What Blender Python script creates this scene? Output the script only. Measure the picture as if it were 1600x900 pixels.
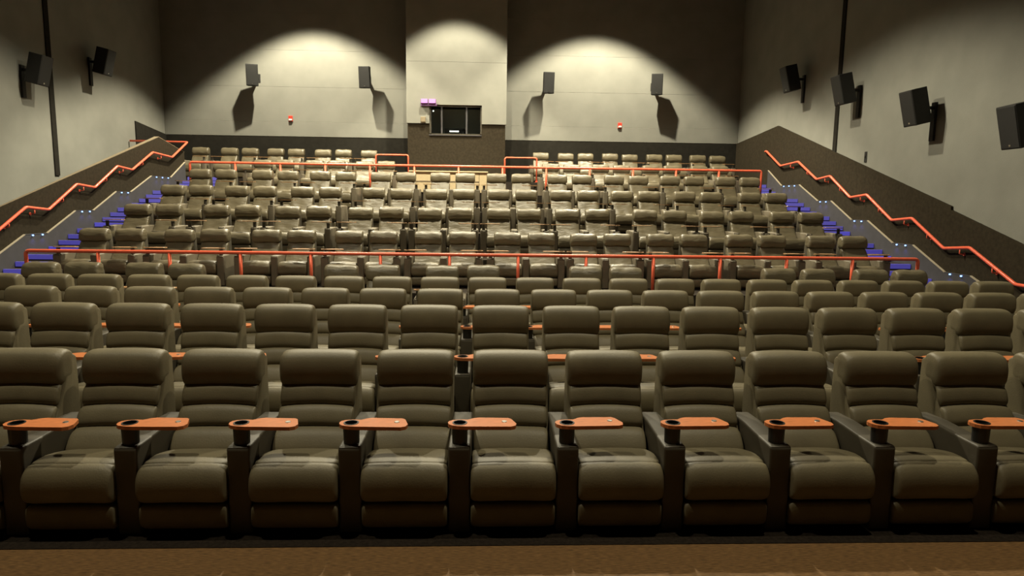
import bpy, bmesh, math, random
from mathutils import Vector, Matrix
random.seed(4)
C = bpy.context.scene.collection
for o in list(bpy.data.objects): bpy.data.objects.remove(o)

# ------------------------------------------------------------------ camera
F_PX, CAM_H, YAW, PITCH, ROLL = 1018.5, 2.139, 0.0400, 0.1290, 0.0129
fw = Vector((math.sin(YAW)*math.cos(PITCH), math.cos(YAW)*math.cos(PITCH), -math.sin(PITCH)))
r0 = Vector((math.cos(YAW), -math.sin(YAW), 0)); u0 = r0.cross(fw)
rt = r0*math.cos(ROLL) + u0*math.sin(ROLL); up = u0*math.cos(ROLL) - r0*math.sin(ROLL)
cam = bpy.data.cameras.new('camera'); camo = bpy.data.objects.new('camera', cam); C.objects.link(camo)
camo.matrix_world = Matrix(((rt.x, up.x, -fw.x, 0), (rt.y, up.y, -fw.y, 0), (rt.z, up.z, -fw.z, CAM_H), (0, 0, 0, 1)))
cam.sensor_width = 36; cam.lens = F_PX/1600*36; cam.clip_start = .05; cam.clip_end = 200
bpy.context.scene.camera = camo
# ------------------------------------------------------------------ world, exposure, ceiling lamps
w = bpy.data.worlds.new('world'); bpy.context.scene.world = w; w.use_nodes = True
w.node_tree.nodes['Background'].inputs[0].default_value = (.5, .5, .45, 1)
w.node_tree.nodes['Background'].inputs[1].default_value = 0.0
vs = bpy.context.scene.view_settings
vs.view_transform = 'Standard'; vs.look = 'None'; vs.gamma = 1; vs.exposure = 0.15; vs.use_curve_mapping = False
CEIL = 11.0
WARM = (1.0, .91, .67)
# x, y, watts, cone (deg), where it hangs (for the label)
DOWNLIGHTS = [(-6.1, 21.3, 5200, 98, .28, 'over the left end of the back rows'), (-1.05, 20.7, 3300, 88, .28, 'over the back rows facing the projection booth'),
              (3.82, 21.3, 5200, 98, .28, 'over the right end of the back rows'),
              (-4.6, 14.6, 2400, 114, .3, 'over the left side of the raked rows'), (-1.0, 14.8, 3100, 134, .28, 'over the centre of the raked rows'), (2.6, 14.6, 2400, 114, .3, 'over the right side of the raked rows'),
              (-4.2, 4.4, 1250, 110, .5, 'over the front row, left of its centre'), (2.6, 4.4, 1250, 110, .5, 'over the front row, right of its centre')]

# ------------------------------------------------------------------ materials
def mat(name, col, rough=.6, metal=0, spec=.5, emit=None, estr=0, noise=0, nscale=8, bump=0, bscale=60, stretch=None, rnd=False, col2=None):
    m = bpy.data.materials.new(name); m.use_nodes = True; nt = m.node_tree; b = nt.nodes['Principled BSDF']
    b.inputs['Base Color'].default_value = (*col, 1); b.inputs['Roughness'].default_value = rough
    b.inputs['Metallic'].default_value = metal; b.inputs['Specular IOR Level'].default_value = spec
    if emit: b.inputs['Emission Color'].default_value = (*emit, 1); b.inputs['Emission Strength'].default_value = estr
    if noise or bump:
        tc = nt.nodes.new('ShaderNodeTexCoord'); mp = nt.nodes.new('ShaderNodeMapping')
        nt.links.new(tc.outputs['Object'], mp.inputs['Vector'])
        if stretch: mp.inputs['Scale'].default_value = stretch
        if rnd:
            oi = nt.nodes.new('ShaderNodeObjectInfo'); mu = nt.nodes.new('ShaderNodeMath'); mu.operation = 'MULTIPLY'; mu.inputs[1].default_value = 37
            nt.links.new(oi.outputs['Random'], mu.inputs[0]); nt.links.new(mu.outputs[0], mp.inputs['Location'])
    if noise:
        n = nt.nodes.new('ShaderNodeTexNoise'); n.inputs['Scale'].default_value = nscale; n.inputs['Detail'].default_value = 5
        nt.links.new(mp.outputs[0], n.inputs['Vector'])
        cr = nt.nodes.new('ShaderNodeValToRGB'); c2 = col2 or tuple(c*(1+noise) for c in col); c1 = tuple(c*(1-noise) for c in col)
        cr.color_ramp.elements[0].position = .3; cr.color_ramp.elements[1].position = .7
        cr.color_ramp.elements[0].color = (*c1, 1); cr.color_ramp.elements[1].color = (*c2, 1)
        nt.links.new(n.outputs['Fac'], cr.inputs[0]); nt.links.new(cr.outputs[0], b.inputs['Base Color'])
    if bump:
        n2 = nt.nodes.new('ShaderNodeTexNoise'); n2.inputs['Scale'].default_value = bscale; n2.inputs['Detail'].default_value = 3
        nt.links.new(mp.outputs[0], n2.inputs['Vector'])
        bp = nt.nodes.new('ShaderNodeBump'); bp.inputs['Strength'].default_value = bump; bp.inputs['Distance'].default_value = .019 if bump > .8 else .01
        nt.links.new(n2.outputs['Fac'], bp.inputs['Height']); nt.links.new(bp.outputs[0], b.inputs['Normal'])
    return m
M = dict(
    leather=mat('leather', (.150, .125, .072), .52, spec=.45, noise=.12, nscale=5, bump=.12, bscale=90, rnd=True),
    worn=mat('worn_leather', (.138, .115, .070), .42, spec=.5, noise=.15, nscale=6, bump=.9, bscale=7, rnd=True, stretch=(.6, 1, 1.6)),
    vinyl=mat('dark_vinyl', (.066, .056, .038), .55, noise=.1, nscale=8, bump=.05),
    plastic=mat('black_plastic', (.012, .012, .012), .4),
    wood=mat('orange_wood', (.58, .19, .065), .35, noise=.18, nscale=7, stretch=(2, 14, 6)),
    steel=mat('steel', (.7, .68, .62), .3, metal=1),
    red=mat('red_paint', (.95, .165, .085), .30, noise=.06, nscale=12),
    wall=mat('grey_wall', (.24, .238, .21), .9, spec=.15, noise=.07, nscale=1.6, bump=.15, bscale=40),
    wains=mat('brown_carpet_wall', (.036, .0285, .018), .95, spec=.1, noise=.18, nscale=14, bump=.3, bscale=120),
    dark=mat('dark_fabric_wall', (.022, .020, .016), .95, spec=.1, noise=.15, nscale=9),
    carpet=mat('tier_carpet', (.035, .028, .022), .95, spec=.1, noise=.35, nscale=40, bump=.4, bscale=150),
    floor=mat('brown_floor', (.16, .085, .030), .7, spec=.25, noise=.45, nscale=9, stretch=(2.2, 16, 1), bump=.2, bscale=60),
    under=mat('shaded_row_carpet', (.018, .013, .009), .95, spec=.1, noise=.35, nscale=40, bump=.4, bscale=150),  # row carpet darkened: shade under the seats is in its colour
    ceil=mat('black_ceiling', (.006, .006, .0065), .95, spec=.1, noise=.2, nscale=5),
    skirt=mat('grey_skirt', (.055, .052, .055), .8, noise=.1, nscale=6),
    tan=mat('tan_cap', (.40, .345, .25), .6, noise=.08, nscale=10),
    kneetop=mat('knee_wall_cap', (.22, .175, .11), .7, noise=.1, nscale=6),
    spk=mat('speaker_black', (.014, .0135, .012), .7, noise=.1, nscale=20),
    grille=mat('speaker_grille', (.014, .0138, .013), .6, bump=.5, bscale=200),
    traydull=mat('dull_tray_wood', (.36, .20, .09), .5, noise=.12, nscale=7, stretch=(2, 14, 6)),
    wornarm=mat('worn_arm_leather', (.155, .130, .090), .5, noise=.12, nscale=6, bump=.3, bscale=9, rnd=True),
    plywood=mat('beige_board', (.66, .54, .33), .6, noise=.07, nscale=5, stretch=(2, 2, 10)),
    blueled=mat('blue_led', (.2, .3, 1), .4, emit=(.25, .45, 1), estr=3),
    riserglow=mat('blue_lit_riser', (.14, .13, .45), .5, emit=(.10, .085, .50), estr=.42),  # LED step edge, plus blue light on the riser built in as glow
    purple=mat('purple_lamp', (.5, .2, .6), .4, emit=(.60, .20, .85), estr=.6),
    whiteled=mat('white_light', (1, 1, 1), .4, emit=(1, .97, .85), estr=2.2),
    lampdisc=mat('lamp_disc', (1, .95, .8), .4, emit=WARM, estr=12),
    alarmred=mat('alarm_red', (.7, .05, .03), .4, noise=.05), white=mat('white_plastic', (.8, .78, .72), .5, noise=.03),
    purplebody=mat('purple_tinted_case', (.20, .09, .26), .5, noise=.05),
    screen=mat('screen_white', (.55, .55, .52), .8, noise=.02),
)
g = bpy.data.materials.new('booth_glass'); g.use_nodes = True; b = g.node_tree.nodes['Principled BSDF']
b.inputs['Base Color'].default_value = (.9, .95, .92, 1); b.inputs['Roughness'].default_value = .03
b.inputs['Transmission Weight'].default_value = 1; b.inputs['IOR'].default_value = 1.1
M['glass'] = g

# ------------------------------------------------------------------ mesh helpers
def fin(bm, name, m, smooth=False):
    bmesh.ops.recalc_face_normals(bm, faces=bm.faces)
    me = bpy.data.meshes.new(name); bm.to_mesh(me); bm.free()
    me.materials.append(M[m] if isinstance(m, str) else m)
    if smooth:
        me.polygons.foreach_set('use_smooth', [True]*len(me.polygons))
    return me
def box(name, m, x0, x1, y0, y1, z0, z1, bev=0, seg=2):
    bm = bmesh.new(); bmesh.ops.create_cube(bm, size=1)
    for v in bm.verts:
        v.co = Vector(((x0+x1)/2+v.co.x*(x1-x0), (y0+y1)/2+v.co.y*(y1-y0), (z0+z1)/2+v.co.z*(z1-z0)))
    if bev: bmesh.ops.bevel(bm, geom=bm.edges[:], offset=bev, segments=seg, affect='EDGES', profile=.5)
    return fin(bm, name, m, bool(bev) and seg > 2)
def ext(name, m, pts, a, b, axis='x', bev=0, seg=2, smooth=False):
    """polygon pts extruded from a to b along axis; pts are (y,z) for x, (x,z) for y, (x,y) for z"""
    bm = bmesh.new()
    def P(p, t): return {'x': (t, p[0], p[1]), 'y': (p[0], t, p[1]), 'z': (p[0], p[1], t)}[axis]
    va = [bm.verts.new(P(p, a)) for p in pts]; vb = [bm.verts.new(P(p, b)) for p in pts]
    bm.faces.new(va); bm.faces.new(vb[::-1]); n = len(pts)
    for i in range(n): bm.faces.new((va[i], vb[i], vb[(i+1) % n], va[(i+1) % n]))
    bmesh.ops.recalc_face_normals(bm, faces=bm.faces)
    if bev: bmesh.ops.bevel(bm, geom=bm.edges[:], offset=bev, segments=seg, affect='EDGES', profile=.5)
    return fin(bm, name, m, smooth)
def catmull(pts, k):
    out = []; n = len(pts)
    for i in range(n):
        p0, p1, p2, p3 = [Vector(pts[(i+j-1) % n]) for j in range(4)]
        for q in range(k):
            t = q/k
            out.append(.5*((2*p1)+(p2-p0)*t+(2*p0-5*p1+4*p2-p3)*t*t+(3*p1-p0-3*p2+p3)*t**3))
    return out
def pillow(name, m, width, loop, n=6, crown=0, k=2, wrinkle=0, seed=0, taper=0):
    """padded roll: the (y,z) loop swept across x, closing in towards the ends like a stuffed cushion"""
    lp = catmull(loop, k); cy = sum(p[0] for p in lp)/len(lp); cz = sum(p[1] for p in lp)/len(lp)
    bm = bmesh.new(); rings = []; rr = random.Random(seed); ph = [rr.uniform(0, 6.3) for _ in range(6)]
    for x in (-1, -.992, -.96, -.9, -.78, -.6, -.3, 0, .3, .6, .78, .9, .96, .992, 1):
        s = max(0, 1-abs(x)**n)**(1/n); s = .35+.65*s if abs(x) == 1 else max(s, .35)
        ring = []
        for p in lp:
            y = cy+(p[0]-cy)*s; z = cz+(p[1]-cz)*s+crown*(1-x*x)
            if wrinkle:
                d = wrinkle*(math.sin(9*x+ph[0]+14*z)*.5+math.sin(17*x-21*z+ph[1])*.35+math.sin(5*x+33*z+ph[2])*.3)
                y += d*(1-.5*abs(x)); z += wrinkle*.7*math.sin(6*x+ph[3])
            ring.append(bm.verts.new((x*width/2*(1-taper*(z-.8)), y, z)))
        rings.append(ring)
    L = len(lp)
    for i in range(len(rings)-1):
        for j in range(L): bm.faces.new((rings[i][j], rings[i+1][j], rings[i+1][(j+1) % L], rings[i][(j+1) % L]))
    bm.faces.new(rings[0]); bm.faces.new(rings[-1][::-1])
    return fin(bm, name, m, True)
def tube(name, m, pts, r, seg=10):
    bm = bmesh.new(); pts = [Vector(p) for p in pts]; rings = []
    for i, p in enumerate(pts):
        d0 = (pts[i]-pts[i-1]).normalized() if i else (pts[1]-pts[0]).normalized()
        d1 = (pts[i+1]-pts[i]).normalized() if i < len(pts)-1 else d0
        t = (d0+d1).normalized(); ref = Vector((1, 0, 0)) if abs(t.x) < .8 else Vector((0, 0, 1))
        a = t.cross(ref).normalized(); b_ = t.cross(a); k = 1/max(.5, t.dot(d0))
        rings.append([bm.verts.new(p+(a*math.cos(2*math.pi*j/seg)+b_*math.sin(2*math.pi*j/seg))*r*(k if 0 < i < len(pts)-1 else 1)) for j in range(seg)])
    for i in range(len(rings)-1):
        for j in range(seg): bm.faces.new((rings[i][j], rings[i+1][j], rings[i+1][(j+1) % seg], rings[i][(j+1) % seg]))
    bm.faces.new(rings[0]); bm.faces.new(rings[-1][::-1])
    return fin(bm, name, m, True)
def lathe(name, m, prof, seg=20):
    bm = bmesh.new(); rings = [[bm.verts.new((r*math.cos(2*math.pi*j/seg), r*math.sin(2*math.pi*j/seg), z)) for j in range(seg)] for r, z in prof]
    for i in range(len(rings)-1):
        for j in range(seg): bm.faces.new((rings[i][j], rings[i+1][j], rings[i+1][(j+1) % seg], rings[i][(j+1) % seg]))
    bm.faces.new(rings[0]); bm.faces.new(rings[-1][::-1])
    return fin(bm, name, m)
def obj(name, me, parent=None, loc=(0, 0, 0), rot=(0, 0, 0), kind=None):
    o = bpy.data.objects.new(name, me); C.objects.link(o); o.location = loc; o.rotation_euler = rot
    if parent: o.parent = parent
    if kind: o['kind'] = kind
    return o
def tag(o, label, cat=None, group=None):
    o['label'] = label
    if cat: o['category'] = cat
    if group: o['group'] = group
    return o
def thing(name, label, cat, loc=(0, 0, 0), rot=(0, 0, 0), group=None):
    return tag(obj(name, None, None, loc, rot), label, cat, group)
def rounded(pts, r=.06, n=4):
    """polyline with its corners rounded"""
    pts = [Vector(p) for p in pts]; out = [pts[0]]
    for i in range(1, len(pts)-1):
        a = pts[i]+(pts[i-1]-pts[i]).normalized()*r; c = pts[i]+(pts[i+1]-pts[i]).normalized()*r
        for q in range(n+1):
            t = q/n; out.append(a*(1-t)**2+pts[i]*2*t*(1-t)+c*t*t)
    return out+[pts[-1]]
ORD = ['first', 'second', 'third', 'fourth', 'fifth', 'sixth', 'seventh', 'eighth', 'ninth', 'tenth', 'eleventh', 'twelfth', 'thirteenth', 'fourteenth',
       'fifteenth', 'sixteenth', 'seventeenth', 'eighteenth', 'nineteenth', 'twentieth', 'twenty-first', 'twenty-second', 'twenty-third']

# ------------------------------------------------------------------ room shell
XL, XR, YB, YF = -11.45, 9.22, 24.2, -5.0
STEP = .475
EDGE = {1: 11.98, 2: 13.74, 3: 15.48, 4: 17.22, 5: 18.95, 6: 21.97, 7: YB}
SXL, SXR, KNEE = -8.42, 8.24, -9.65          # inner edges of the two stairs, face of the knee wall
def structure(o, label): o['kind'] = 'structure'; o['label'] = label; return o
structure(obj('floor', box('floor', 'floor', XL, XR, YF, YB, -.2, 0)), 'brown floor in front of the first row of seats')
structure(obj('floor_under_seats', box('floor_under_seats', 'under', -8.6, 8.2, 3.86, 11.95, 0, .004)), 'carpet under the five flat rows, coloured dark for the shade there')
structure(obj('ceiling', box('ceiling', 'ceil', XL, XR, YF, YB, CEIL, CEIL+.2)), 'black ceiling')
structure(obj('wall_front', box('wall_front', 'dark', XL, XR, YF-.2, YF, 0, CEIL)), 'dark screen wall')
structure(obj('wall_left', box('wall_left', 'wall', XL-.2, XL, YF, YB, 0, CEIL)), 'light grey left side wall')
structure(obj('wall_right', box('wall_right', 'wall', XR, XR+.2, YF, YB, 0, CEIL)), 'light grey right side wall')
wb = structure(obj('wall_back', box('wall_back', 'wall', XL, XR, YB, YB+.2, 0, CEIL)), 'grey rear wall lit by two pools of light')
for xa, xb in ((XL+.005, -2.70), (.60, XR-.005)):
    for z0, z1, th in ((4.42, 4.93, .036), (4.932, 6.14, .03), (6.142, 7.40, .031), (7.402, 8.66, .03), (8.662, 9.9, .031), (9.902, 10.98, .03)):
        obj('wall_panel', box('wall_panel', 'wall', xa, xb, YB-th, YB-.001, z0, z1, .004, 1), wb)
structure(obj('baseboard_back', ext('baseboard_back', 'dark', [(XL+.01, 2.86), (XR-.01, 2.86), (XR-.01, 4.40), (XL+.01, 4.40)], YB-.03, YB-.002, 'y')), 'dark band along the foot of the rear wall')
structure(obj('baseboard_left', ext('baseboard_left', 'dark', [(22.14, 2.86), (24.16, 2.86), (24.16, 4.42), (22.14, 4.64)], XL+.001, XL+.035)), 'dark band on the left wall at the rear corner')
structure(obj('baseboard_right', ext('baseboard_right', 'wains', [(YF+.1, 0), (24.16, 0), (24.16, 4.42), (20.74, 4.68), (12.64, 2.19), (12.64, 2.12), (9.6, 1.17), (YF+.1, 1.17)], XR-.05, XR-.001)), 'dark brown band on the right wall above the stairs')
structure(obj('trim_1', box('trim_1', 'dark', XL+.001, XL+.03, 17.98, 18.16, 2.72, CEIL)), 'dark vertical strip on the left wall')
structure(obj('trim_2', box('trim_2', 'dark', XR-.03, XR-.001, 17.20, 17.37, 3.55, CEIL)), 'dark vertical strip on the right wall')
# knee wall beside the left stair
KW = [(7.5, 0), (21.55, 0), (21.55, 3.62), (19.96, 3.94), (13.4, 1.935), (9.6, .775), (7.5, .775)]
def taper(me, x_face):
    for v in me.vertices:
        if v.co.x < x_face-.02: v.co.x = KNEE-(.03+.10*min(1, max(0, (v.co.y-9.6)/10.4))**2.5)
    return me
kw = structure(obj('wall_knee', taper(ext('wall_knee', 'wains', KW, KNEE-.16, KNEE), KNEE)), 'brown sloping knee wall beside the left stairs')
cap = [(9.6, .777), (11.5, 1.357), (13.4, 1.937), (15.6, 2.609), (17.8, 3.282), (19.96, 3.942), (21.55, 3.622)]
obj('cap', taper(ext('cap', 'kneetop', cap+[(y, z+.012) for y, z in cap[::-1]], KNEE-.165, KNEE+.002), KNEE), kw)
# tiers
tiers = {}
for k in range(1, 7):
    x0, x1 = (SXL, SXR) if k < 6 else (XL, XR-.05)
    tiers[k] = structure(obj('floor_tier', box('floor_tier', 'carpet', x0, x1, EDGE[k], EDGE[k+1], 0, STEP*k)), '%s carpeted tier of the raked seating' % ORD[k-1])

# ------------------------------------------------------------------ stairs, skirts with lamps, handrails
FLATS = {1: (12.1, 12.8), 2: (13.85, 14.55), 3: (15.6, 16.3), 4: (17.35, 18.05), 5: (19.2, 20.35), 6: (21.45, 21.97)}
RAILZ = {1: 1.40, 2: 1.91, 3: 2.43, 4: 2.94, 5: 3.43, 6: 3.93}
def stairs(side, dy):
    xa, xb = (KNEE+.045, SXL-.002) if side == 'left' else (SXR+.002, XR-.095)
    root = structure(obj('stairs_'+side, None), 'carpeted %s aisle stairs with blue-lit step edges' % side)
    ris = []
    prev = 12.1+dy-1.05-.35
    for k in range(1, 7):
        y1 = min(FLATS[k][0]+dy, 21.9); y0 = (FLATS[k-1][1]+dy) if k > 1 else y1-1.05
        for i in range(4): ris.append((y0+(y1-y0)*i/3, STEP*(k-1)+STEP*(i+1)/4))
    for i, (y, z) in enumerate(ris):
        ye = ris[i+1][0] if i+1 < len(ris) else EDGE[6]-.002
        st = obj('step', box('step', 'carpet', xa, xb, y, ye, 0, z-.004), root)
        obj('lit_riser_strip', box('lit_riser_strip', 'riserglow', xa, xb, y-.018, y+.03, z-.098, z), st)  # strip spans most of the riser to carry its blue light
    # skirt board boxed against the wall
    line = []
    line += [(10.9+dy, .42)] if side == 'right' else [(10.5+dy, .25)]
    for k in range(1, 6): line += [(FLATS[k][0]+dy, .405+STEP*k), (FLATS[k][1]+dy, .405+STEP*k)]
    line += [(min(21.4+dy, 21.5), .45+STEP*6)]
    wx0, wx1 = (KNEE+.001, KNEE+.036) if side == 'left' else (XR-.086, XR-.051)
    num = {'left': 3, 'right': 4}[side]
    sk = structure(obj('trim_%d' % num, ext('skirt', 'skirt', [(line[0][0], 0)]+line+[(line[-1][0], 0)], wx0, wx1)), 'grey stepped skirt board along the %s stairs' % side)
    s = 1 if side == 'left' else -1
    cx0, cx1 = (wx0, wx1+.004) if s > 0 else (wx0-.004, wx1)
    for a, b_ in zip(line[:-1], line[1:]):
        flat = abs(a[1]-b_[1]) < .01
        obj('cap', ext('cap', 'skirt' if flat else 'tan', [a, b_, (b_[0], b_[1]+.018), (a[0], a[1]+.018)], cx0, cx1+(.0 if s < 0 else .0)), sk)
        if flat:
            nled = 3 if b_[0]-a[0] > 1 else 2
            for i in range(nled):
                yy = a[0]+(b_[0]-a[0])*(i+.7)/(nled+.3)
                xx = (wx1+.016) if s > 0 else (wx0-.016)
                obj('step_lamp', lathe('step_lamp', 'blueled', [(.004, -.028), (.017, -.024), (.017, 0), (.012, .0)], 10), sk, (xx, yy, a[1]-.002))
                ld = bpy.data.lights.new('step_light', 'SPOT'); ld.energy = 1.6; ld.color = (.10, .14, 1); ld.spot_size = 2.7; ld.spot_blend = .8; ld.shadow_soft_size = .02
                lo = obj('step_light', ld, sk, (xx+s*.03, yy, a[1]-.05), (0, -s*.5, 0))
    # red handrail
    hx = KNEE+.10 if s > 0 else XR-.15
    hp = []
    if side == 'right': hp += [(hx, 9.4, .87), (hx, 10.95+dy, .87)]
    else: hp += [(hx, 9.4, .60), (hx, 10.95+dy, .87)]
    for k in range(1, 6): hp += [(hx, FLATS[k][0]+dy, RAILZ[k]+.025), (hx, FLATS[k][1]+dy, RAILZ[k]-.035)]
    if side == 'left': hp += [(hx, 21.56, 3.93), (hx-.05, 21.66, 3.95), (XL+.04, 21.72, 3.97)]
    else: hp += [(hx, 21.45+dy, 3.93), (hx+.02, 21.62+dy, 3.93), (XR-.052, 21.66+dy, 3.91)]
    t = thing('handrail', 'red zigzag handrail on the %s' % ('brown knee wall beside the left stairs' if s > 0 else 'brown band of the right wall'), 'handrail', (hx, 9.4, 0), group='stair handrails')
    off = Vector((hx, 9.4, 0))
    obj('rail', tube('rail', 'red', [Vector(p)-off for p in rounded(hp, .05)], .031), t)
    wx = KNEE if s > 0 else XR-.05
    def bracket(y, z):
        p = Vector((hx, y, z))-off; q = Vector((wx-hx, 0, -.11))+p
        bkt = obj('bracket', tube('bracket', 'red', rounded([p+Vector((0, 0, -.02)), p+Vector((0, 0, -.11)), q], .03), .011, 8), t)
        obj('wall_plate', lathe('wall_plate', 'red', [(.012, 0), (.034, 0), (.034, .008), (.012, .010)], 12), bkt, q, (0, s*math.pi/2, 0))
    for k in range(1, 6):
        bracket((FLATS[k][0]+FLATS[k][1])/2+dy-.1, RAILZ[k]-.01)
        if k < 5: bracket((FLATS[k][1]+FLATS[k+1][0])/2+dy, (RAILZ[k]+RAILZ[k+1])/2-.01)
    bracket(11.5+dy, 1.12)
stairs('left', .15); stairs('right', -.2)

# ------------------------------------------------------------------ red guard rails
def guard(label, x0, x1, y, z0, z1, nposts, dz=0, r=.032):
    t = thing('guard_rail', label, 'railing', (x0, y, z0), group='red guard rails')
    L = x1-x0; H = z1-z0
    obj('top_rail', tube('top_rail', 'red', rounded([(0, 0, 0), (0, 0, H), (L, 0, H+dz), (L, 0, 0)], .07, 5), r, 12), t)
    for i in range(1, nposts-1):
        x = L*i/(nposts-1)
        obj('post', tube('post', 'red', [(x, 0, 0), (x, 0, H+dz*i/(nposts-1)-.01)], r*.92, 10), t)
    for i in range(nposts):
        obj('base_plate', lathe('base_plate', 'red', [(.02, 0), (.055, 0), (.055, .008), (.03, .014)], 14), t, (L*i/(nposts-1), 0, 0))
guard('long red guard rail between the fifth and sixth rows of seats', -8.29, 8.23-.03, 12.05, STEP, 1.185, 14)
guard('long red guard rail on the upper cross aisle below the back rows', -8.38, 8.01, 19.02, 5*STEP, 3.178, 14, -.01)
guard('short red guard rail left of the projection booth column', -3.67, -2.61, 22.06, 6*STEP, 3.68, 2, 0, .025)
guard('short red guard rail right of the projection booth column', .59, 1.655, 22.06, 6*STEP, 3.65, 2, 0, .025)

# ------------------------------------------------------------------ projection booth column
CX0, CX1, CY = -2.77, .65, 23.0
col = structure(obj('wall_booth', box('wall_booth', 'wall', CX0, CX1, CY+.02, YB-.04, 6.89, CEIL)), 'grey projection booth column in the middle of the rear wall')
WX0, WX1, WZ0, WZ1 = -1.99, -.195, 4.47, 5.46
for a in ((CX0, CX1, 6.882, CEIL, .0), (CX0, WX0, 4.83, 6.88, .003), (WX1, CX1, 4.83, 6.88, .003), (WX0, WX1, WZ1, 6.88, .003)):
    obj('column_panel', box('column_panel', 'wall', a[0], a[1], CY+a[4], CY+.14, a[2], a[3]), col)
for a in ((CX0+.03, CX1-.03, 2.86, WZ0), (CX0+.03, WX0, WZ0, 4.825), (WX1, CX1-.03, WZ0, 4.825)):
    obj('dark_panel', box('dark_panel', 'wains', a[0], a[1], CY+.05, CY+.16, a[2], a[3]), col)
for a in ((CX0+.03, WX0-.02, 2.86, 6.88), (WX1+.02, CX1-.03, 2.86, 6.88)):
    obj('side_block', box('side_block', 'dark', a[0], a[1], CY+.15, YB-.04, a[2], a[3]), col)
obj('booth_floor', box('booth_floor', 'dark', WX0-.02, WX1+.02, CY+.15, YB-.04, 2.86, WZ0-.01), col)
obj('booth_ceiling', box('booth_ceiling', 'dark', WX0-.02, WX1+.02, CY+.15, YB-.04, WZ1+.01, 6.88), col)
win = structure(obj('window_1', None, None, (0, 0, 0)), 'dark projection booth window with three panes')
for nm, a in (('frame_rail', (WX0, WX1, WZ1-.06, WZ1)), ('frame_rail', (WX0, WX1, WZ0, WZ0+.03)), ('frame_side', (WX0, WX0+.06, WZ0, WZ1)), ('frame_side', (WX1-.05, WX1, WZ0, WZ1)),
              ('mullion', (-1.60, -1.545, WZ0+.03, WZ1-.06)), ('mullion', (-.745, -.69, WZ0+.03, WZ1-.06))):
    obj(nm, box(nm, 'vinyl' if nm != 'mullion' else 'skirt', a[0], a[1], CY+.08, CY+.13, a[2], a[3]), win)
for a in ((WX0+.06, -1.60), (-1.545, -.745), (-.69, WX1-.05)):
    obj('pane', box('pane', 'glass', a[0], a[1], CY+.10, CY+.108, WZ0+.03, WZ1-.06), win)
obj('sill', box('sill', 'skirt', WX0-.02, WX1+.0, CY+.02, CY+.09, WZ0-.045, WZ0-.015, .006, 1), win)
pj = thing('projector', 'dark projector behind the booth window with a bright white strip', 'projector', (-1.14, 23.65, WZ0-.01))
obj('body', box('body', 'spk', -.36, .36, -.25, .25, 0, .26, .02), pj)
obj('lens', lathe('lens', 'plastic', [(.05, 0), (.09, 0), (.09, .12), (.06, .12), (.04, .09)], 20), pj, (.24, -.25, .15), (math.pi/2, 0, 0))
obj('light_strip', box('light_strip', 'whiteled', -.18, .14, -.262, -.249, .135, .175), pj)
sl = thing('status_lamp', 'tiny white lamp in the left pane of the booth window', 'lamp', (-1.87, CY+.2, 5.27))
obj('bulb', lathe('bulb', 'whiteled', [(.004, -.024), (.02, -.017), (.026, 0), (.02, .017), (.004, .024)], 12), sl)
obj('holder', tube('holder', 'plastic', [(0, .01, 0), (0, .9, .17)], .012, 8), sl)
el = thing('emergency_light', 'twin-headed emergency light glowing purple above the booth window', 'emergency light', (-2.0, CY+.01, 5.52))
obj('case', box('case', 'purplebody', -.27, .27, -.10, 0, -.12, -.045, .01), el)
for x in (-.145, .125):
    hd = obj('lamp_head', box('lamp_head', 'purplebody', -.12, .12, -.16, -.03, -.05, .10, .012), el, (x, 0, 0))
    obj('lens', box('lens', 'purple', -.108, .108, -.168, -.158, -.035, .092, .004, 1), hd)
nb = thing('junction_box', 'small tan box on the column left of the booth window', 'box', (-2.2, CY+.01, 4.95))
obj('case', box('case', 'kneetop', -.08, .09, -.07, 0, -.09, .09, .01), nb)
obj('cover', box('cover', 'kneetop', -.065, .075, -.076, -.069, -.075, .075, .002, 1), nb)
# beige counter in the gap of the row above the cross aisle
cb = thing('counter', 'beige wooden counter behind the middle of the upper red rail', 'counter', (-1.19, 20.6, 5*STEP))
obj('top', box('top', 'plywood', -1.23, 1.22, -.06, .5, .70, .735, .004, 1), cb)
for x0, x1 in ((-1.18, -.40), (-.39, .39), (.40, .94), (.95, 1.18)): obj('front_panel', box('front_panel', 'plywood', x0, x1, 0, .02, .08, .695, .003, 1), cb)
for x in (-1.18, 1.16): obj('side_panel', box('side_panel', 'plywood', x, x+.02, .022, .45, 0, .695), cb)
obj('plinth', box('plinth', 'wains', -1.17, 1.17, .05, .4, 0, .078), cb)
obj('front_strip', box('front_strip', 'kneetop', -1.17, .94, -.014, -.0005, .40, .43), cb)  # thin brown strip across the front panels

# ------------------------------------------------------------------ speakers, alarms
def back_speaker(px, pz, label, turn):
    t = thing('wall_speaker', label, 'speaker', (px, YB-.03, pz), (0, 0, 0), 'speakers on the rear wall')
    cabn = obj('cabinet', ext('cabinet', 'spk', [(-.20, -.16), (-.15, .14), (.15, .14), (.20, -.16)], -.36, .36, 'z', .012, 2), t, (0, -.55, 0), (math.radians(6), 0, turn))
    obj('grille', box('grille', 'grille', -.185, .185, -.172, -.161, -.34, .34, .004, 1), cabn)
    obj('badge', box('badge', 'steel', -.02, .02, -.177, -.172, -.30, -.285), cabn)
    obj('bracket', box('bracket', 'spk', -.04, .04, -.44, 0, -.05, .05), t)
    obj('wall_plate', box('wall_plate', 'spk', -.09, .09, -.02, 0, -.14, .14), t)
back_speaker(-8.13, 6.42, 'black speaker on the rear wall, nearest the left corner', .25)
back_speaker(-4.25, 6.42, 'black speaker on the rear wall just left of the booth column', -.12)
back_speaker(2.12, 6.36, 'black speaker on the rear wall just right of the booth column', .12)
back_speaker(5.99, 6.38, 'black speaker on the rear wall, nearest the right corner', -.2)
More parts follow.
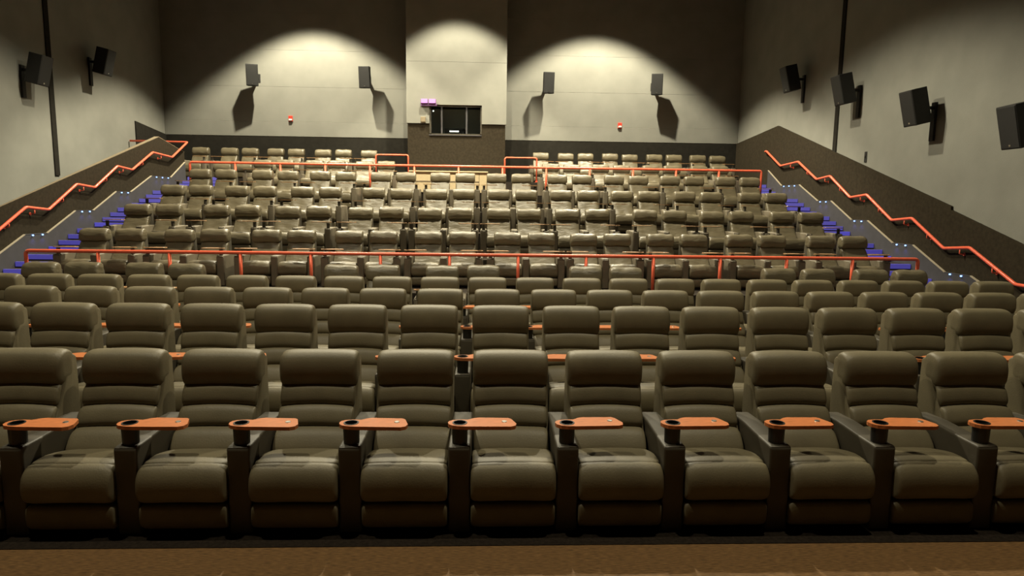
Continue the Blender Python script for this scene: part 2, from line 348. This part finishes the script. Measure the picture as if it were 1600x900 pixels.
def side_speaker(s, y, z, label):
    wx = XL+.002 if s > 0 else XR-.002
    t = thing('wall_speaker', label, 'speaker', (wx, y, z), (0, 0, 0), 'speakers on the side walls')
    # cabinet local: +x into the room, tilted down
    cabn = obj('cabinet', ext('cabinet', 'spk', [(-.17, -.16), (.19, -.21), (.19, .21), (-.17, .16)], -.36, .36, 'z', .012, 2), t, (s*.42, -.02, .06))
    cabn.rotation_euler = (Matrix.Rotation(math.radians(14)*s, 4, 'Y') @ Matrix.Rotation(0 if s > 0 else math.pi, 4, 'Z')).to_euler()
    obj('grille', box('grille', 'grille', .191, .20, -.195, .195, -.34, .34, .004, 1), cabn)
    obj('badge', box('badge', 'steel', .20, .205, -.018, .018, -.31, -.28), cabn)
    obj('wall_plate', box('wall_plate', 'spk', 0 if s > 0 else -.05, .05 if s > 0 else 0, -.06, .06, -.62, .16), t)
    obj('arm', tube('arm', 'spk', [(0, 0, .05), (s*.3, 0, .05)], .035, 10), t)
side_speaker(1, 17.0, 5.19, 'black speaker on the left wall beside the dark vertical strip')
side_speaker(1, 19.85, 5.97, 'black speaker on the left wall nearer the dark rear corner')
side_speaker(-1, 19.25, 5.78, 'black speaker on the right wall nearest the rear corner')
side_speaker(-1, 16.28, 4.98, 'black speaker on the right wall in front of the dark vertical strip')
side_speaker(-1, 13.44, 4.15, 'black speaker on the right wall, second from the photo\'s right edge')
side_speaker(-1, 10.74, 3.47, 'black speaker on the right wall cut by the photo\'s right edge')
for x, z, lab in ((-7.02, 5.03, 'small red fire alarm strobe on the rear wall left of the column'), (4.82, 4.99, 'small red fire alarm strobe on the rear wall right of the column')):
    t = thing('fire_alarm', lab, 'fire alarm', (x, YB-.031, z), group='fire alarm strobes')
    obj('body', box('body', 'alarmred', -.075, .075, -.05, 0, -.09, .11, .012), t)
    obj('strobe_lens', box('strobe_lens', 'white', -.06, .06, -.085, -.049, -.065, -.005, .012), t)
t = thing('wall_switch', 'tiny dark plate on the right wall below the speakers', 'wall plate', (XR-.001, 15.815, 3.37))
obj('plate', box('plate', 'spk', -.015, 0, -.05, .05, -.13, .13, .004, 1), t)
obj('toggle', box('toggle', 'plastic', -.03, -.014, -.012, .012, -.03, .03, .003, 1), t)

# ------------------------------------------------------------------ recliners
HEAD = [(-.03, .812), (-.075, .818), (-.102, .86), (-.108, .93), (-.098, 1.0), (-.068, 1.05), (-.01, 1.073), (.045, 1.07), (.08, 1.04), (.095, .97), (.095, .88), (.06, .82)]
HEADW = [(-.05, .812), (-.115, .815), (-.145, .87), (-.138, .95), (-.10, 1.03), (-.03, 1.066), (.04, 1.06), (.085, 1.0), (.085, .88), (.03, .82)]
BACKW = [(-.01, .84), (-.085, .82), (-.165, .70), (-.245, .57), (-.345, .445), (-.345, .41), (-.25, .395), (-.10, .52), (0, .72)]
SEATP = [(-.715, .43), (-.722, .462), (-.69, .482), (-.55, .480), (-.40, .445), (-.28, .41), (-.22, .38), (-.25, .33), (-.40, .33), (-.64, .345)]
ROLL_ = [(-.69, .474), (-.735, .468), (-.782, .415), (-.797, .33), (-.788, .26), (-.745, .222), (-.69, .225), (-.66, .30), (-.655, .43)]
KICK = [(-.72, .212), (-.755, .20), (-.765, .15), (-.762, .08), (-.74, .045), (-.70, .04), (-.67, .12), (-.68, .20)]
def seg(p0, p1, bulge=.02):
    """one stitched panel of the back between two seams"""
    p0, p1 = Vector(p0), Vector(p1); d = p1-p0; L = d.length; d.normalize(); n = Vector((d.y, -d.x))
    at = lambda t, h: tuple(p0+d*L*t+n*h)
    return [at(0, -.09), at(-.01, -.02), at(.04, .002), at(.25, bulge), at(.55, bulge*1.1), at(.82, bulge*.8), at(.97, 0), at(1.01, -.02), at(1, -.09)]
def parts(m, wr, seed):
    P = {}
    if wr:
        P['headrest'] = pillow('headrest', m, .556, HEADW, 9, .004, 2, wr, seed)
        P['back_cushion'] = pillow('back_cushion', m, .535, BACKW, 9, .006, 3, wr*1.3, seed+1)
    else:
        P['headrest'] = pillow('headrest', m, .556, HEAD, 10, .006, 2)
        P['back_cushion'] = pillow('back_cushion', m, .53, seg((-.075, .835), (-.135, .682)), 12, .016, 2)
        P['back_cushion.1'] = pillow('back_cushion', m, .53, seg((-.135, .684), (-.225, .552)), 12, .016, 2)
        P['back_cushion.2'] = pillow('back_cushion', m, .53, seg((-.225, .554), (-.375, .388), .026), 11, .008, 2)
    P['seat_cushion'] = pillow('seat_cushion', m, .552, SEATP, 8, .010, 2, wr*.7, seed+4)
    P['leg_rest'] = pillow('leg_rest', m, .552, ROLL_, 10, .008, 2, wr*.4, seed+5)
    P['kick_panel'] = pillow('kick_panel', m, .55, KICK, 12, 0, 2, 0, seed+6)
    return P
P_front = parts('leather', 0, 1)
P_worn = [parts('worn', .0085, 10*i+20) for i in range(4)]
SHELLP = [(-.33, .40), (-.20, .55), (-.115, .69), (-.055, .84), (-.01, .98), (.02, 1.02), (.07, 1.03), (.11, 1.0), (.12, .6), (.10, .10), (-.05, .06), (-.30, .10)]
SHELL = ext('back_shell', 'leather', SHELLP, -.277, .277, 'x', .018, 3, True)
SHELLW = ext('back_shell', 'vinyl', [(-.30, .40), (-.18, .55), (-.09, .69), (-.03, .84), (.0, .95), (.04, .97), (.10, .97), (.14, .93), (.16, .6), (.14, .10), (-.05, .06), (-.27, .10)], -.25, .25, 'x', .018, 3, True)
BASE = box('base', 'plastic', -.25, .25, -.66, .08, 0, .30)
ARM = ext('armrest', 'vinyl', [(-.735, .0), (-.735, .585), (-.72, .60), (-.50, .602), (-.25, .612), (-.02, .60), (.02, .56), (.03, 0)], -.0715, .0715, 'x', .014, 3, True)
ARMW = ext('armrest', 'wornarm', [(-.735, .0), (-.735, .56), (-.725, .59), (-.70, .60), (-.50, .602), (-.25, .612), (-.02, .60), (.02, .56), (.03, 0)], -.0715, .0715, 'x', .026, 4, True)
CUPW = lathe('cup_holder', 'vinyl', [(.028, 0), (.034, 0), (.036, .111), (.032, .111), (.030, .04), (.01, .04)], 14)
CUP = lathe('cup_holder', 'plastic', [(.036, 0), (.050, 0), (.052, .111), (.0435, .111), (.0435, .136), (.049, .1365), (.049, .139), (.040, .139), (.038, .02), (.01, .02)], 20)
def tray_mesh(s, m='wood', th=.024):
    o = [(-.078, .0), (-.07, -.035), (-.045, -.06), (0, -.072), (.05, -.078), (.33, -.078), (.36, -.06), (.368, -.02), (.335, .075), (.315, .092), (.12, .098), (.085, .085), (.05, .055), (.0, .058), (-.05, .045), (-.072, .025)]
    bm = bmesh.new(); n = 20
    hole = [(.044*math.cos(2*math.pi*i/n), -.008+.044*math.sin(2*math.pi*i/n)) for i in range(n)]
    z0, z1 = .024-th, .024
    rows_ = {}
    for z in (z0, z1):
        ov = [bm.verts.new((s*x, y, z)) for x, y in o]; hv = [bm.verts.new((s*x, y, z)) for x, y in hole]
        eo = [bm.edges.new((ov[i], ov[(i+1) % len(ov)])) for i in range(len(ov))]; eh = [bm.edges.new((hv[i], hv[(i+1) % n])) for i in range(n)]
        bmesh.ops.triangle_fill(bm, edges=eo+eh, use_beauty=True, use_dissolve=False)
        rows_[z] = (ov, hv)
    for k in (0, 1):
        a, b_ = rows_[z0][k], rows_[z1][k]
        for i in range(len(a)): bm.faces.new((a[i], a[(i+1) % len(a)], b_[(i+1) % len(a)], b_[i]))
    return fin(bm, 'tray_table', m)
TRAY = {1: tray_mesh(1), -1: tray_mesh(-1)}
TRAYW = {1: tray_mesh(1, 'traydull', .014), -1: tray_mesh(-1, 'traydull', .014)}
PIN = lathe('release_plate', 'steel', [(.006, 0), (.018, 0), (.016, .003), (.006, .003)], 12)
def recliner(x, y, z, label, group, arms, tray, worn=False, tall=1):
    """arms: list of x offsets; tray: index of the arm that carries the tray (and its swing direction) or None"""
    t = thing('recliner_chair', label, 'recliner', (x, y, z), (0, 0, 0), group)
    t.scale = (1, 1, tall)
    P = random.choice(P_worn) if worn else P_front
    for k, me in P.items():
        o = obj(k.split('.')[0], me, t)
        if worn and k == 'headrest' and random.random() < .6: o.location = (0, random.uniform(-.01, .01), random.uniform(-.015, .01))
    obj('back_shell', SHELLW if worn else SHELL, t); obj('base', BASE, t)
    for i, ax in enumerate(arms):
        a = obj('armrest', ARMW if worn else ARM, t, (ax, 0, 0))
        if tray and tray[0] == i:
            tr = tag(obj('tray_table', (TRAYW if worn else TRAY)[tray[1]], t, (ax, -.645, .712), (0, 0, random.uniform(-.05, .05))), '%s wood swing tray with a cup hole' % ('dull brown' if worn else 'orange'))
            obj('release_plate', PIN, tr, (tray[1]*.29, .02, .024))
            obj('cup_holder', CUPW if worn else CUP, tr, (0, -.008, -.112))
    return t
AX = .349
TALL = {'A': .972, 'B': 1.05, 'C': 1.003, 'D': .972}
FRONT = [('A', 4.756, -3.315, 0, 11, 'front row'), ('B', 6.367, -4.055, -1, 14, 'second row'), ('C', 7.994, -5.463, 0, 18, 'third row'), ('D', 9.582, -6.279, -1, 20, 'fourth row')]
for nm, Y, off, k0, k1, txt in FRONT:
    for k in range(k0, k1+1):
        arms = [-AX]+([AX] if k == k1 else [])
        recliner(off+.7*k, Y, 0.004, 'dark recliner with orange tray, %s from the left in the %s' % (ORD[k-k0], txt), 'recliners in the %s' % txt, arms, (0, 1), tall=TALL[nm])
PAIRS = [
    (11.17, 0, [-7.09, -5.39, -2.11, -.40, 2.06, 5.45, 7.10], 'row just below the lower red rail'),
    (13.49, 1, [-7.52, -5.84, -4.11, -2.45, -.84, .78, 2.36, 3.96, 5.62, 7.36], 'first row above lower red rail'),
    (15.235, 2, [-7.55, -5.79, -4.19, -2.54, -.96, .63, 2.22, 4.04, 5.63, 7.3], 'second row above lower red rail'),
    (16.98, 3, [-7.56, -5.97, -4.33, -2.53, -.94, .66, 2.26, 3.84, 5.48, 7.2], 'third row above lower red rail'),
    (18.70, 4, [-7.59, -5.89, -4.3, -2.62, -.96, .62, 2.34, 3.96, 5.56, 7.18], 'row just below the upper red rail'),
    (21.70, 5, [-6.87, -5.22, -3.62, 2.43, 4.08, 5.75, 7.36], 'row just above upper red rail'),
]
for Y, lev, xs, txt in PAIRS:
    for i, x in enumerate(xs):
        z = STEP*lev+(.004 if lev == 0 else 0)
        recliner(x-.35, Y, z, 'left recliner of the %s pair from left, %s' % (ORD[i], txt), 'paired recliners, '+txt, [-AX, .35], (0, 1), True)
        recliner(x+.35, Y, z, 'right recliner of the %s pair from left, %s' % (ORD[i], txt), 'paired recliners, '+txt, [AX], (0, -1), True)
K = [(-9.85, 'R'), (-8.87, 'L'), (-8.17, 'R'), (-7.3, 'L'), (-6.6, 'R'), (-5.68, 'L'), (-4.98, 'R'), (-4.10, 'L'), (1.88, 'R'), (2.76, 'L'), (3.46, 'R'), (4.33, 'L'), (5.03, 'R'), (5.91, 'L'), (6.61, 'R'), (7.47, 'L'), (8.17, 'R')]
for i, (x, s) in enumerate(K):
    single = x in (-9.85, -4.10, 1.88)
    arms = ([-AX] if s == 'L' else [AX])+([AX] if s == 'L' and x != -4.10 else [])+([-AX] if single and s == 'R' else [])
    recliner(x, 23.3, 6*STEP, 'dark recliner %s from the left in the back row along the rear wall' % ORD[i], 'recliners in the back row', arms, (0, 1 if s == 'L' else -1), True)

# ------------------------------------------------------------------ ceiling downlights
for x, y, wt, cone, blend, txt in DOWNLIGHTS:
    t = thing('ceiling_downlight', 'black can downlight on the ceiling %s' % txt, 'ceiling lamp', (x, y, CEIL), group='ceiling downlights')
    obj('can', lathe('can', 'spk', [(.02, 0), (.15, 0), (.15, -.34), (.13, -.34), (.12, -.20), (.02, -.20)], 24), t)
    obj('lamp_disc', lathe('lamp_disc', 'lampdisc', [(.005, -.205), (.11, -.205), (.11, -.215), (.005, -.215)], 24), t)
    ld = bpy.data.lights.new('downlight', 'SPOT'); ld.energy = wt; ld.color = WARM; ld.spot_size = math.radians(cone); ld.spot_blend = blend; ld.shadow_soft_size = .10
    obj('downlight', ld, t, (0, 0, -.36))
